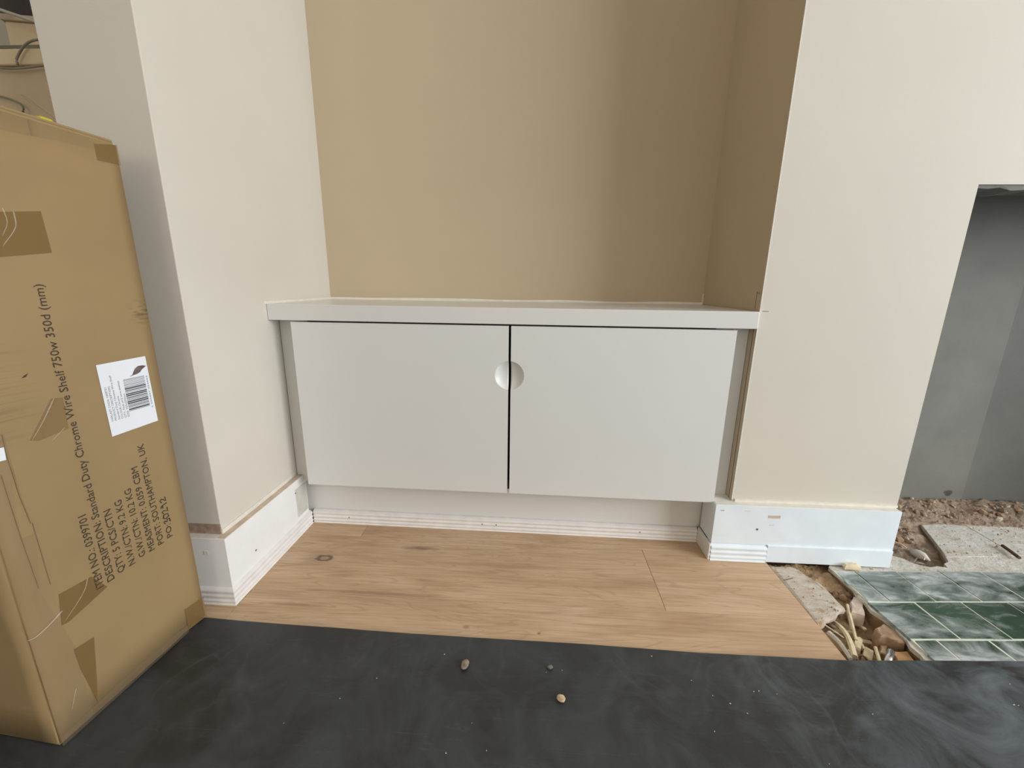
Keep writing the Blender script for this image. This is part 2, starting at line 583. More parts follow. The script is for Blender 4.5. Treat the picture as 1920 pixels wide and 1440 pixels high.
def place_text(name, txt, u0, v0, length, cap, mat, parent, off=0.0007, weight=0.012):
    """flat lettering on the carton side (local x = out, y = across, z = up), reading upwards"""
    cu = bpy.data.curves.new(name, 'FONT')
    cu.body = txt
    cu.size = 1.0
    cu.offset = weight
    cu.resolution_u = 2
    tmp = bpy.data.objects.new(name + '_tmp', cu)
    C.objects.link(tmp)
    dg = bpy.context.evaluated_depsgraph_get()
    me = bpy.data.meshes.new_from_object(tmp.evaluated_get(dg))
    bpy.data.objects.remove(tmp)
    xs = [v.co.x for v in me.vertices]
    x0, x1 = min(xs), max(xs)
    for v in me.vertices:
        a = (v.co.x - x0) / (x1 - x0) * length
        b = v.co.y / 0.70 * cap
        v.co = Vector((off, u0 - b, v0 + a))
    me.materials.clear()
    o = new_obj(name, me, mat, parent)
    return o


# ------------------------------------------------------------------ the setting
XL, XR = -0.5761, 0.4466          # the two cheeks of the alcove
YP, YB, YC = 0.6604, 1.1626, 0.8672   # pier face, alcove back, chimney-breast face
ZC = 2.5

w = box('wall_left', -0.728, XL, YP, 1.36, 0, ZC, 'paint', bevel=0.0015)
tag(w, 'off-white projecting wall end left of the alcove', kind='structure')
w = box('wall_back', XL, XR, YB, 1.36, 0, ZC, 'tan')
tag(w, 'beige painted back wall of the alcove above the cupboard', kind='structure')

# chimney breast with the fireplace opening; its alcove cheek is painted beige
XF0, XF1, HF = 0.7989, 1.62, 0.7856
bm = bmesh.new()
add_box(bm, XR, XF0, YC, 1.36, 0, ZC)
add_box(bm, XF0, XF1, YC, YC + 0.10, HF, ZC)
add_box(bm, XF1, 2.0, YC, 1.36, 0, ZC)
me = fin(bm, 'wall_right')
me.materials.append(M['paint'])
me.materials.append(M['tan'])
me.materials.append(M['fire'])
for p in me.polygons:
    c = p.center
    if p.normal.x < -0.9 and abs(c.x - XR) < 0.001:
        p.material_index = 1
    elif c.z < 1.0 and p.normal.z < -0.9 and c.z > 0.5:
        p.material_index = 2
    elif abs(p.normal.x) > 0.9 and (abs(c.x - XF0) < 0.001 or abs(c.x - XF1) < 0.001):
        p.material_index = 2
wr = tag(new_obj('wall_right', me), 'off-white chimney breast wall with a square fireplace opening', kind='structure')
# crisp bare plaster bead down the corner of the breast
box('corner_bead', XR - 0.0004, XR + 0.0016, YC - 0.0004, YC + 0.0012, 0.14, ZC, 'caulk', wr)
# rough broken lintel edge
rnd = random.Random(4)
bm = bmesh.new()
n = 40
a, b, c_, d = [], [], [], []
for i in range(n + 1):
    x = XF0 + (XF1 - XF0) * i / n
    z = HF - 0.004 - rnd.uniform(0, 0.006)
    a.append(bm.verts.new((x, YC + 0.002, HF)))
    b.append(bm.verts.new((x, YC + 0.004, z)))
    c_.append(bm.verts.new((x, YC + 0.05, z - rnd.uniform(-.002, .004))))
    d.append(bm.verts.new((x, YC + 0.098, HF)))
for i in range(n):
    for p, q in ((a, b), (b, c_), (c_, d), (d, a)):
        bm.faces.new((p[i], p[i + 1], q[i + 1], q[i]))
bm.faces.new((a[0], b[0], c_[0], d[0]))
bm.faces.new((d[-1], c_[-1], b[-1], a[-1]))
new_obj('lintel_edge', fin(bm, 'lintel_edge'), 'fire', wr)
# pencil marks where the worktop height was set out
box('pencil_mark', 0.4519, 0.4635, YC - 0.0004, YC + 0.0002, 0.5520, 0.5530, 'pencil', wr)
box('pencil_mark', XR - 0.0005, XR + 0.0002, 0.8870, 0.8878, 0.557, 0.590, 'pencil', wr)
box('pencil_mark', XR - 0.0005, XR + 0.0002, 0.8760, 0.8900, 0.5868, 0.5876, 'pencil', wr)
# two fine grooves down the cheek beside the cupboard door
box('groove_line', XR - 0.0006, XR + 0.0002, 0.8800, 0.8812, 0.137, 0.5177, 'pencil', wr)
box('groove_line', XR - 0.0006, XR + 0.0002, 0.8740, 0.8748, 0.137, 0.5177, 'raw', wr)

wf = box('wall_fireplace', XF0, XF1, 1.15, 1.36, -0.06, ZC, 'fire')
tag(wf, 'grey rendered back of the fireplace opening', kind='structure')
# slightly raised strip in a paler grey on the left of the back
prism('paler_strip', [(XF0, 1.146), (1.222, 1.144), (1.228, 1.15), (XF0, 1.15)], -0.05, 1.2, simple('paler_grey', (0.205, 0.205, 0.183, 1), 0.85, 0.10, 8, 0.25, 60), wf)
bm = bmesh.new()
bm.faces.new([bm.verts.new((1.182 + 0.011 * math.cos(t) * (1 + .2 * math.sin(3 * t)), 1.1438, 0.037 + 0.009 * math.sin(t))) for t in [2 * math.pi * k / 14 for k in range(14)]])
new_obj('soot_patch', fin(bm, 'soot_patch'), simple('dark_grey_stain', (0.10, 0.09, 0.075, 1), 0.9, 0.3, 80), wf)

# rest of the room round the camera
tag(box('wall_rear', -2.6, 2.9, -3.95, -3.8, 0, ZC, 'paint'), 'off-white rear wall of the room behind the camera', kind='structure')
tag(box('wall_far_left', -2.75, -2.6, -3.8, 2.0, 0, ZC, 'paint'), 'off-white far left wall of the room', kind='structure')
tag(box('wall_far_back', -2.6, -0.728, 1.9, 2.05, 0, ZC, 'paint'), 'off-white wall behind the stacked cartons', kind='structure')
tag(box('wall_far_right_back', 2.0, 2.9, 1.2, 1.36, 0, ZC, 'paint'), 'off-white wall of the alcove right of the chimney breast', kind='structure')
bm = bmesh.new()
add_box(bm, 2.9, 3.05, -3.8, -2.0, 0, ZC)
add_box(bm, 2.9, 3.05, 0.30, 1.36, 0, ZC)
add_box(bm, 2.9, 3.05, -2.0, 0.30, 0, 0.35)
add_box(bm, 2.9, 3.05, -2.0, 0.30, 2.05, ZC)
tag(new_obj('wall_window_side', fin(bm, 'wall_window_side'), 'paint'), 'off-white wall with the bay window', kind='structure')
wn = empty('window_1', (2.95, -0.85, 0.35))
tag(wn, 'white framed bay window in the right-hand wall', kind='structure')
for (y0, y1, z0, z1) in ((-1.15, 1.15, 0, .06), (-1.15, 1.15, 1.64, 1.7), (-1.15, -1.09, .06, 1.64), (1.09, 1.15, .06, 1.64), (-.41, -.35, .06, 1.64), (.35, .41, .06, 1.64)):
    box('window_frame', 0, .06, y0, y1, z0, z1, 'skirt', wn)
tag(box('ceiling', -2.75, 3.05, -3.95, 2.05, ZC, ZC + 0.1, 'ceiling'), 'white ceiling', kind='structure')

# floor: base slab with the pit by the hearth left open, boards on top
fl = empty('floor', (0, 0, 0))
tag(fl, 'pale oak plank floor in front of the cupboard', kind='structure')
box('sub_floor', -2.75, 0.528, -3.95, 2.05, -0.12, -0.016, 'raw', fl)
box('sub_floor', 0.528, 3.05, -3.95, 0.47, -0.12, -0.004, 'raw', fl)
box('pit_floor', 0.528, 3.05, 0.47, 1.36, -0.14, -0.10, 'soil', fl)
G = 0.0006
def plank(x0, x1, y0, y1):
    bm = bmesh.new()
    add_box(bm, x0 + G / 2, x1 - G / 2, y0 + G / 2, y1 - G / 2, -0.016, 0.0)
    es = [e for e in bm.edges if all(v.co.z > -0.001 for v in e.verts)]
    bmesh.ops.bevel(bm, geom=es, offset=0.0005, segments=1, affect='EDGES')
    return new_obj('plank', fin(bm, 'plank'), 'wood', fl)
PW = 0.189
rows = [(0.682, [-2.0, 0.2615, 0.530]), (0.871, [-2.0, -0.410, 0.4466]), (0.493, [-2.0, -0.552, 0.530]), (0.304, [-2.0, 0.0, 0.528]), (1.060, [-2.0, -0.728])]
for y, xs in rows:
    for x0, x1 in zip(xs, xs[1:]):
        plank(x0, x1, y, y + PW)

# ------------------------------------------------------------------ skirting boards
def reeded(t, h, n=3):
    pr = [(0, 0), (t, 0)]
    for i in range(n):
        z0, z1 = h * (0.06 + 0.88 * i / n), h * (0.06 + 0.88 * (i + 1) / n)
        for k in range(1, 7):
            s = k / 7
            pr.append((t - 0.0045 + 0.0045 * math.sin(math.pi * s) ** 0.6, z0 + (z1 - z0) * s))
    pr += [(t - 0.007, h), (0, h)]
    return pr


SK = 0.1375
b = prism('baseboard_left', [(XL, YP), (XL + 0.017, YP - 0.017), (XL + 0.017, 0.916), (XL, 0.916)], 0.030, SK, 'skirt_left')
tag(b, 'white primed skirting board along the left alcove cheek', kind='structure')
box('raw_top_edge', XL + 0.001, XL + 0.0158, 0.646, 0.914, SK, SK + 0.0006, 'raw', b)
prism('caulk_line', [(XL - 0.0002, 0.66), (XL + 0.0022, 0.66), (XL + 0.0030, 0.75), (XL + 0.0016, 0.86), (XL - 0.0002, 0.91)], SK + 0.0006, SK + 0.009, 'caulk', b)
def mitred(name, prof, p0, p1, out, mit0, mit1, mat, parent):
    bm = bmesh.new()
    o = Vector((out[0], out[1], 0))
    ax = (Vector((p1[0], p1[1], 0)) - Vector((p0[0], p0[1], 0))).normalized()
    a = [bm.verts.new(Vector((p0[0], p0[1], z)) + o * d - ax * d * mit0) for d, z in prof]
    b_ = [bm.verts.new(Vector((p1[0], p1[1], z)) + o * d + ax * d * mit1) for d, z in prof]
    bm.faces.new(a)
    bm.faces.new(b_[::-1])
    for i in range(len(prof)):
        j = (i + 1) % len(prof)
        bm.faces.new((a[i], b_[i], b_[j], a[j]))
    return new_obj(name, fin(bm, name), mat, parent)
mitred('reeded_bead', reeded(0.023, 0.036), (XL, YP), (XL, 0.921), (1, 0), 1, 0, 'bead', b)
prism('filler_patch', [(XL + 0.0168, 0.868), (XL + 0.0175, 0.872), (XL + 0.0175, 0.914), (XL + 0.0168, 0.914)], 0.045, 0.118, simple('dull_filler', (0.60, 0.58, 0.52, 1), 0.7), b)
for (y, z) in ((0.868, 0.108), (0.715, 0.062)):
    box('nail_hole', XL + 0.0165, XL + 0.0175, y, y + 0.004, z, z + 0.003, 'pencil', b)
b2 = prism('baseboard_left_end', [(-0.728, YP), (-0.728, YP - 0.017), (XL + 0.017, YP - 0.017), (XL, YP)], 0.030, SK, 'skirt_left')
tag(b2, 'shaded white skirting board on the end of the left wall', kind='structure')
mitred('reeded_bead', reeded(0.023, 0.036), (-0.728, YP), (XL, YP), (0, -1), 0, 1, 'bead', b2)
box('raw_top_edge', -0.727, XL + 0.0005, YP - 0.0158, YP, SK, SK + 0.0006, 'caulk', b2)
prism('paint_chip', [(-0.603, YP - .0176), (-0.596, YP - .0176), (-0.590, YP - .0168), (-0.600, YP - .0165)], 0.104, 0.112, 'caulk', b2)
bp_ = prism('bare_plaster_strip', [(-0.727, YP - 0.0025), (XL, YP - 0.0025), (XL, YP), (-0.727, YP)], SK + 0.0006, SK + 0.020, 'plaster_brown', b2)

KX = XR - 0.0410
YS = YC - 0.0200
bm = bmesh.new()
add_box(bm, KX, 0.7945, YS, YC, 0.041, 0.1345)
add_box(bm, KX, XR, YC, 0.912, 0.041, 0.1345)
br = tag(new_obj('baseboard_right', fin(bm, 'baseboard_right'), 'skirt'), 'white primed skirting board round the chimney breast', kind='structure')
prism('raw_top_edge', [(KX + .002, YS + .0015), (0.793, YS + .0015), (0.793, YC), (XR, YC), (XR, 0.91), (KX + .002, 0.91)], 0.1345, 0.1352, 'caulk', br)
prism('caulk_line', [(0.452, YC - 0.004), (0.62, YC - 0.0025), (0.797, YC - 0.0045), (0.797, YC + .0002), (0.452, YC + .0002)], 0.1352, 0.141, 'caulk', br)
extrude_profile('reeded_bead', reeded(0.026, 0.040), (KX, YC), (0.5265, YC), (0, -1), 'skirt', br)
box('return_bead', KX - 0.005, KX, YS - 0.004, 0.911, 0, 0.039, 'bead', br, 0.001)
box('lower_board', 0.5275, 0.7935, YS - 0.004, YC, 0.0005, 0.0415, 'skirt', br, 0.0008)
box('filler_patch', 0.520, 0.545, YS - 0.0006, YS, 0.108, 0.1145, 'raw', br)
box('nail_hole', 0.4985, 0.5025, YS - 0.0006, YS, 0.0772, 0.0812, 'pencil', br)
box('pencil_mark', 0.4165, 0.424, YS - 0.0005, YS, 0.1215, 0.1225, 'pencil', br)
box('pencil_mark', 0.468, 0.480, YS - 0.0005, YS, 0.1225, 0.1231, 'raw', br)
box('pencil_mark', 0.524, 0.534, YS - 0.0005, YS, 0.0905, 0.0912, 'raw', br)

# ------------------------------------------------------------------ cupboard
CAX, CAY, CROT = -0.065, 0.8664, -0.0134
cup = empty('alcove_cupboard', (CAX, CAY, 0), CROT)
tag(cup, 'low white two-door cupboard built into the alcove', 'cupboard')


def door(name, x0, x1, z0, z1, hx, hz, r, depth, side):
    """flat door with half of a dished round finger pull cut into one vertical edge
    side=+1: pull on the right edge (x1), -1: on the left edge (x0)"""
    yf, ybk = 0.003, 0.021
    xe = x1 if side > 0 else x0
    bm = bmesh.new()
    zmax = math.sqrt(r * r - (xe - hx) ** 2)
    nz, nx = 28, 8
    zs = [-zmax * math.cos(math.pi * j / nz) for j in range(nz + 1)]
    V = lambda x, y, z: bm.verts.new((x, y, z))
    rowsv = []
    for j, dz in enumerate(zs):
        half = math.sqrt(max(0, r * r - dz * dz))
        xo = hx - side * half
        row = []
        for i in range(nx + 1):
            x = xo + (xe - xo) * i / nx
            rho2 = ((x - hx) ** 2 + dz * dz) / (r * r)
            dp = depth * max(0.0, 1 - rho2) ** 0.6
            row.append((x, yf + dp, hz + dz))
        rowsv.append(row)
    # verts with merged end rows
    end0 = V(xe, yf, hz + zs[0])
    end1 = V(xe, yf, hz + zs[-1])
    G_ = []
    for j in range(nz + 1):
        if j == 0:
            G_.append([end0] * (nx + 1))
        elif j == nz:
            G_.append([end1] * (nx + 1))
        else:
            G_.append([V(*p) for p in rowsv[j]])
    for j in range(nz):
        for i in range(nx):
            q = []
            for vv in (G_[j][i], G_[j][i + 1], G_[j + 1][i + 1], G_[j + 1][i]):
                if vv not in q:
                    q.append(vv)
            if len(q) >= 3:
                f = bm.faces.new(q)
                f.smooth = True
    xf = x0 if side > 0 else x1
    fA, fB = V(xf, yf, z0), V(xf, yf, z1)
    eA, eB = V(xe, yf, z0), V(xe, yf, z1)
    arc = [end0] + [G_[j][0] for j in range(1, nz)] + [end1]
    bm.faces.new([fA, eA] + arc + [eB, fB])
    kA, kB, kC, kD = V(xf, ybk, z0), V(xf, ybk, z1), V(xe, ybk, z0), V(xe, ybk, z1)
    bm.faces.new([kA, kB, kD, kC])
    bm.faces.new([fA, fB, kB, kA])
    bm.faces.new([fB, eB, kD, kB])
    bm.faces.new([fA, kA, kC, eA])
    prof = [end0] + [G_[j][nx] for j in range(1, nz)] + [end1]
    bm.faces.new([eA, kC, kD, eB] + prof[::-1])
    return new_obj(name, fin(bm, name), 'cab', cup)


ZD0, ZD1 = 0.1315, 0.5140
GX0, GX1 = 0.0098, 0.0150
HC = (GX0 + GX1) / 2
door('door', -0.4630, GX0, ZD0, ZD1, HC, 0.4080, 0.0315, 0.0130, +1)
door('door', GX1, 0.4715, ZD0, ZD1, HC, 0.4080, 0.0315, 0.0130, -1)
FY = 0.0385
box('infill_strip', -0.5105, -0.440, FY, FY + 0.018, ZD0 - 0.01, 0.5172, 'cab', cup)
box('infill_strip', 0.440, 0.5105, FY, FY + 0.018, ZD0 - 0.01, 0.5172, 'cab', cup)
box('side_panel', -0.458, -0.440, FY + .018, 0.270, ZD0, 0.5172, 'dark', cup)
box('side_panel', 0.440, 0.458, FY + .018, 0.270, ZD0, 0.5172, 'dark', cup)
box('bottom_panel', -0.440, 0.440, 0.024, 0.270, ZD0, ZD0 + 0.018, 'dark', cup)
box('back_panel', -0.440, 0.440, 0.264, 0.270, ZD0 + 0.018, 0.5172, 'dark', cup)
box('top_rail', -0.440, 0.440, 0.030, 0.075, 0.495, 0.5172, 'dark', cup)
box('kickboard', -0.5095, 0.5095, 0.062, 0.078, 0.0, ZD0 - 0.002, 'cab', cup)
ca, sa = math.cos(CROT), math.sin(CROT)
def cw(x, y):
    return (CAX + x * ca - y * sa, CAY + x * sa + y * ca)
kt = extrude_profile('trim_1', reeded(0.012, 0.034), cw(-0.4890, 0.0618), cw(0.4650, 0.0618), (sa, -ca), 'bead')
tag(kt, 'thin white reeded bead along the foot of the cupboard', kind='structure')
for x in (-0.395, -0.055, -0.02, 0.33):
    p = cw(x, 0.0502)
    box('nail_hole', p[0] - .0013, p[0] + .0013, p[1] - 0.0004, p[1] + 0.001, 0.0165, 0.0195, 'pencil', kt)

wt = prism('worktop', [(XL + 0.0006, 0.8732), (0.4428, 0.8595), (0.4434, YB - 0.0008), (XL + 0.0006, YB - 0.0008)], 0.5177, 0.5516, simple('white_satin_worktop', (0.72, 0.71, 0.68, 1), 0.24, 0.01, 6), bevel=0.0010)
tag(wt, 'thick white worktop slab on top of the alcove cupboard', 'worktop')
# wavy filler where the worktop meets the walls
rnd = random.Random(2)
pts_f = [(XL + 0.001 + (XR - XL - 0.002) * i / 24) for i in range(25)]
bm = bmesh.new()
ra, rb, rc = [], [], []
for i, x in enumerate(pts_f):
    h = 0.0055 + 0.003 * noise.noise((x * 6, 0.3, 0))
    ra.append(bm.verts.new((x, YB, 0.5516 + h)))
    rb.append(bm.verts.new((x, YB - 0.0012, 0.5516 + h * .6)))
    rc.append(bm.verts.new((x, YB - 0.0030, 0.5517)))
for i in range(24):
    bm.faces.new((ra[i], ra[i + 1], rb[i + 1], rb[i]))
    bm.faces.new((rb[i], rb[i + 1], rc[i + 1], rc[i]))
tag(new_obj('trim_2', fin(bm, 'trim_2'), 'caulk', smooth=True), 'pale filler bead where the worktop meets the back wall', kind='structure')
prism('trim_3', [(XL, 0.868), (XL + 0.002, 0.875), (XL + 0.003, 1.0), (XL + 0.0025, YB - 0.003), (XL, YB - 0.003)], 0.5517, 0.557, 'caulk')
tag(bpy.data.objects['trim_3'], 'pale filler bead where the worktop meets the left wall', kind='structure')
tag(box('trim_4', XR - 0.003, XR, YB - 0.004, YB, 0.5517, 0.580, 'caulk', bevel=0.001), 'short pale filler line in the right back corner of the alcove', kind='structure')

# ------------------------------------------------------------------ hearth, pit and rubble
HR = math.radians(3.8)
hearth = empty('tiled_hearth', (0.6650, 0.7327, 0), HR)
tag(hearth, 'old hearth of dusty green glazed tiles with a pale broken mortar bed', 'hearth')
ch, sh = math.cos(-HR), math.sin(-HR)
def hl(x, y):
    dx, dy = x - 0.6650, y - 0.7327
    return (dx * ch - dy * sh, dx * sh + dy * ch)
# mortar bed in plan, with the broken bite beside the skirting end
bed = [(0.6629, 0.840), (0.667, 0.80), (0.669, 0.776), (0.662, 0.752), (0.664, 0.736), (0.660, 0.716), (0.668, 0.698), (0.671, 0.680), (0.667, 0.660), (0.668, 0.645), (0.663, 0.632), (0.6655, 0.615), (0.662, 0.600), (0.662, 0.47),
       (2.4, 0.47), (2.4, 1.04), (1.32, 1.012), (1.275, 1.040), (1.262, 1.058), (1.14, 1.0505), (1.025, 1.0355), (0.994, 0.962), (0.977, 0.925), (0.962, 0.898), (0.952, 0.880), (0.935, 0.872), (0.930, 0.858), (0.911, 0.862), (0.893, 0.8568), (0.878, 0.862), (0.868, 0.867), (0.862, 0.878), (0.853, 0.888), (0.842, 0.893), (0.8, 0.905), (0.70, 0.88)]
prism('mortar_bed', [hl(*p) for p in bed], -0.011, -0.0030, 'mortar', hearth)
prism('earth_core', [hl(p[0] + (0.004 if p[0] < 0.68 else 0), p[1]) for p in bed], -0.070, -0.011, 'soil', hearth)
TW, TD, GR = 0.0930, 0.0895, 0.0022
tile_bm = bmesh.new()
add_box(tile_bm, GR / 2, TW - GR / 2, GR / 2, TD - GR / 2, -0.004, 0.0015)
bmesh.ops.bevel(tile_bm, geom=[e for e in tile_bm.edges if all(v.co.z > 0 for v in e.verts)], offset=0.0012, segments=2, affect='EDGES')
tile_me = fin(tile_bm, 'tile')
tile_me.materials.append(M['tile'])
rnd = random.Random(7)
for r, (y0, xoff) in enumerate(((-2 * TD, 0.045), (-TD, -0.001), (0.0, 0.045))):
    for k in range(0, 11):
        x = xoff + k * TW
        o = new_obj('tile', tile_me, None, hearth)
        o.location = (x, y0, rnd.uniform(-.0006, .0006))
        o.rotation_euler = (rnd.uniform(-.004, .004), rnd.uniform(-.004, .004), 0)
# broken half tiles at the left edge
for y0 in (-2 * TD, 0.0):
    prism('half_tile', [(0.002, y0 + GR), (0.044, y0 + GR / 2), (0.044, y0 + TD - GR / 2), (0.006, y0 + TD - GR), (0.001, y0 + TD * .6), (0.006, y0 + TD * .3)], -0.004, 0.0012, 'tile', hearth, 0.0006)
box('grout', 0.002, 1.3, -2 * TD, TD, -0.0042, 0.0006, 'grout', hearth)
# dust-caked back hearth slabs
def hslab(poly, z):
    prism('hearth_slab', [hl(*p) for p in poly], -0.0045, z, 'mortar', hearth, 0.0004)
hslab([(0.964, 0.897), (1.134, 0.915), (1.1385, 1.0495), (1.026, 1.0345)], -0.0022)
hslab([(1.136, 0.915), (1.29, 0.93), (1.315, 1.010), (1.262, 1.057), (1.1405, 1.050)], -0.0018)

def bumpy(x, y, s, a, off=0.0):
    return a * (noise.noise((x * s, y * s, off)) + 0.5 * noise.noise((x * s * 2.3, y * s * 2.3, off + 3)) + 0.25 * noise.noise((x * s * 5, y * s * 5, off + 9)))

# rubble bed in the fireplace
def rz(x, y):
    t = max(0, min(1, (y - 0.90) / 0.24))
    s = max(0, min(1, (x - 0.98) / 0.1)) if y < 1.035 else 0
    return -0.022 + 0.040 * t + bumpy(x, y, 34, 0.007) - 0.03 * s
o = grid('rubble_bed', 0.80, 1.61, 0.862, 1.146, 150, 56, rz, 'rubble', smooth=False, keep=lambda x, y: not (y < 1.02 and x > 1.0 + (y - 0.9) * 0.35 - 0.012 and y > 0.86))
tag(o, 'brown crumbled masonry rubble covering the back of the fireplace floor', 'rubble', kind='stuff')
def pzf(x, y):
    e = max(0, min(1, (y - 0.70) / 0.12))
    d = -0.044 + 0.028 * e + bumpy(x, y, 40, 0.006, 5)
    return min(d, -0.006)
o = grid('loose_fill', 0.532, 0.668, 0.475, 0.860, 44, 110, pzf, 'soil', smooth=False)
tag(o, 'loose brown dusty fill at the bottom of the gap beside the hearth', 'rubble', kind='stuff')

# pale crumbling board covering the head of the gap
rnd = random.Random(11)
pb = [(0.5325, 0.836), (0.560, 0.838), (0.583, 0.8375), (0.592, 0.823), (0.600, 0.804), (0.609, 0.786), (0.611, 0.760), (0.610, 0.735), (0.6128, 0.717), (0.600, 0.713), (0.590, 0.704), (0.574, 0.693), (0.560, 0.688), (0.545, 0.675), (0.5325, 0.671)]
o = slab_stone('mortar_slab', pb, -0.016, -0.0015, 'splint', 3)
tag(o, 'pale crumbling mortar slab between the oak floor and the hearth', 'mortar')
def rubble_thing(o, label, cat='stone', group=None):
    return tag(o, label, cat, group)
rubble_thing(slab_stone('stone', [(0.6235, 0.7139), (0.6439, 0.707), (0.655, 0.728), (0.6718, 0.750), (0.660, 0.7590), (0.6395, 0.741)], -0.036, -0.008, 'stone_grey', 1), 'greyish five-sided stone wedged against the hearth edge')
rubble_thing(slab_stone('stone', [(0.632, 0.6560), (0.6490, 0.6490), (0.6640, 0.6430), (0.667, 0.656), (0.669, 0.672), (0.6600, 0.6870), (0.6370, 0.675)], -0.034, -0.006, 'stone_brown', 2), 'flat brown stone with pale specks under the hearth edge')
rubble_thing(slab_stone('brick', [(0.626, 0.608), (0.660, 0.612), (0.664, 0.636), (0.634, 0.634)], -0.046, -0.016, 'brick', 4), 'orange-brown brick piece at the near end of the gap', 'brick')
rubble_thing(slab_stone('timber_offcut', [(0.5833, 0.6474), (0.5929, 0.6428), (0.6166, 0.6694), (0.6084, 0.6744)], -0.048, -0.026, 'lath', 5), 'squarish pale timber block in the middle of the gap', 'timber')
rubble_thing(slab_stone('timber_offcut', [(0.5875, 0.6310), (0.5979, 0.623), (0.6183, 0.6463), (0.6085, 0.6544)], -0.046, -0.028, 'lath', 6), 'pale splintered timber offcut next to the dark sheet', 'timber')
rubble_thing(slab_stone('stone', [(0.619, 0.636), (0.6295, 0.6334), (0.6481, 0.6553), (0.6359, 0.6563)], -0.046, -0.024, 'stone', 8), 'tan block of rubble beside the orange-brown brick')
def rock(name, loc, size, seed, mat, label, cat='stone', group=None, rz_=None):
    o = new_obj(name, rock_mesh(name, seed, mat))
    o.location = loc
    o.scale = size if isinstance(size, tuple) else (size,) * 3
    rr = random.Random(seed)
    o.rotation_euler = (rr.uniform(-.12, .12), rr.uniform(-.12, .12), rr.uniform(0, 6))
    return tag(o, label, cat, group)
for i, (x, y) in enumerate(((0.652, 0.786), (0.6655, 0.779), (0.650, 0.770), (0.640, 0.777))):
    rock('stone', (x, y, -0.022), (0.0085, 0.0085, 0.007), 20 + i, 'stone_brown', 'small brown lump in the cluster above the five-sided stone', group='brown lumps at the head of the gap')
chip = slab_stone('timber_chip', [(-.009, -.0035), (.010, -.0028), (.0085, .003), (-.010, .0036)], -.002, .002, 'lath', 13)
chip_me = chip.data
rnd = random.Random(17)
for i, (x, y) in enumerate(((0.604, 0.690), (0.5975, 0.668), (0.611, 0.6625), (0.624, 0.672), (0.578, 0.640), (0.602, 0.622), (0.640, 0.705), (0.588, 0.694))):
    c_o = chip if i == 0 else new_obj('timber_chip', chip_me)
    c_o.location = (x, y, pzf(x, y) + 0.010)
    c_o.rotation_euler = (rnd.uniform(-.5, .5), rnd.uniform(-.5, .5), rnd.uniform(0, 3))
    c_o.scale = (rnd.uniform(.7, 1.2), rnd.uniform(.8, 1.3), 1)
    tag(c_o, 'small pale timber chip strewn in the gap beside the hearth', 'timber chip', 'timber chips in the gap')
rock('stone', (0.627, 0.733, -0.036), (0.010, 0.014, 0.011), 31, 'stone', 'tan pebble behind the split lath in the gap')
rock('stone', (0.590, 0.711, -0.034), (0.010, 0.008, 0.008), 32, 'white_stone', 'pale pebble beneath the end of the mortar slab')

def stick(name, pts, r, mat, label, cat='lath', r1=None):
    return tag(tube(name, spline(pts, 4), r, mat, None, 6, r1, False), label, cat)
stick('timber_lath', [(0.5898, 0.7141, -0.030), (0.5847, 0.6816, -0.018), (0.5755, 0.6513, -0.012), (0.5580, 0.6126, -0.012)], 0.0042, 'lath', 'long bent pale lath running towards the dark sheet', r1=0.005)
lt = stick('timber_lath', [(0.6306, 0.735, -0.010), (0.6150, 0.700, -0.016), (0.5983, 0.6624, -0.024)], 0.0026, 'lath', 'straight split lath leaning off the mortar slab corner')
stick('timber_lath', [(0.6270, 0.728, -0.018), (0.6080, 0.688, -0.026)], 0.0018, 'raw', 'darker split lath lying alongside the straight pale lath')
stick('timber_splinter', [(0.5483, 0.6745, -0.006), (0.5585, 0.6640, -0.009), (0.5685, 0.6534, -0.012)], 0.0011, 'lath', 'thin straw-coloured splinter crossing the bent lath', 'splinter')
stick('timber_lath', [(0.5570, 0.6735, -0.022), (0.5600, 0.6498, -0.020), (0.5520, 0.6121, -0.016)], 0.0050, 'white_stone', 'pale dusty lath tucked against the oak floor edge', r1=0.0035)
stick('timber_splinter', [(0.6169, 0.6435, -0.020), (0.6080, 0.628, -0.018), (0.5985, 0.6100, -0.018)], 0.0030, 'lath', 'short pale stick beside the timber offcut and the sheet', 'stick')
o = tube('metal_pipe', [(0.6050, 0.6040, -0.020), (0.6302, 0.6290, -0.012)], 0.0055, 'metal', None, 14)
tag(o, 'short shiny metal pipe end beside the dark sheet', 'pipe')
ringpts = [(0.571 + 0.0085 * math.cos(t), 0.6125 + 0.005 * math.sin(t), -0.018 + 0.006 * math.sin(t)) for t in [2 * math.pi * k / 24 for k in range(25)]]
tag(tube('metal_ring', ringpts, 0.0015, 'rust', None, 6), 'dark metal ring next to the pale laths at the sheet edge', 'ring')
o = slab_stone('timber_wedge', [(0.6885, 0.829), (0.7215, 0.829), (0.720, 0.8395), (0.6905, 0.8395)], 0.0016, 0.011, 'lath', 9)
tag(o, 'pale timber wedge under the lower skirting board', 'wedge')
stick('twig', [(0.534, 0.784, 0.0012), (0.5420, 0.7862, 0.0016), (0.5580, 0.7927, 0.0012)], 0.0007, 'rust', 'thin dark twig on the pale mortar slab', 'twig')

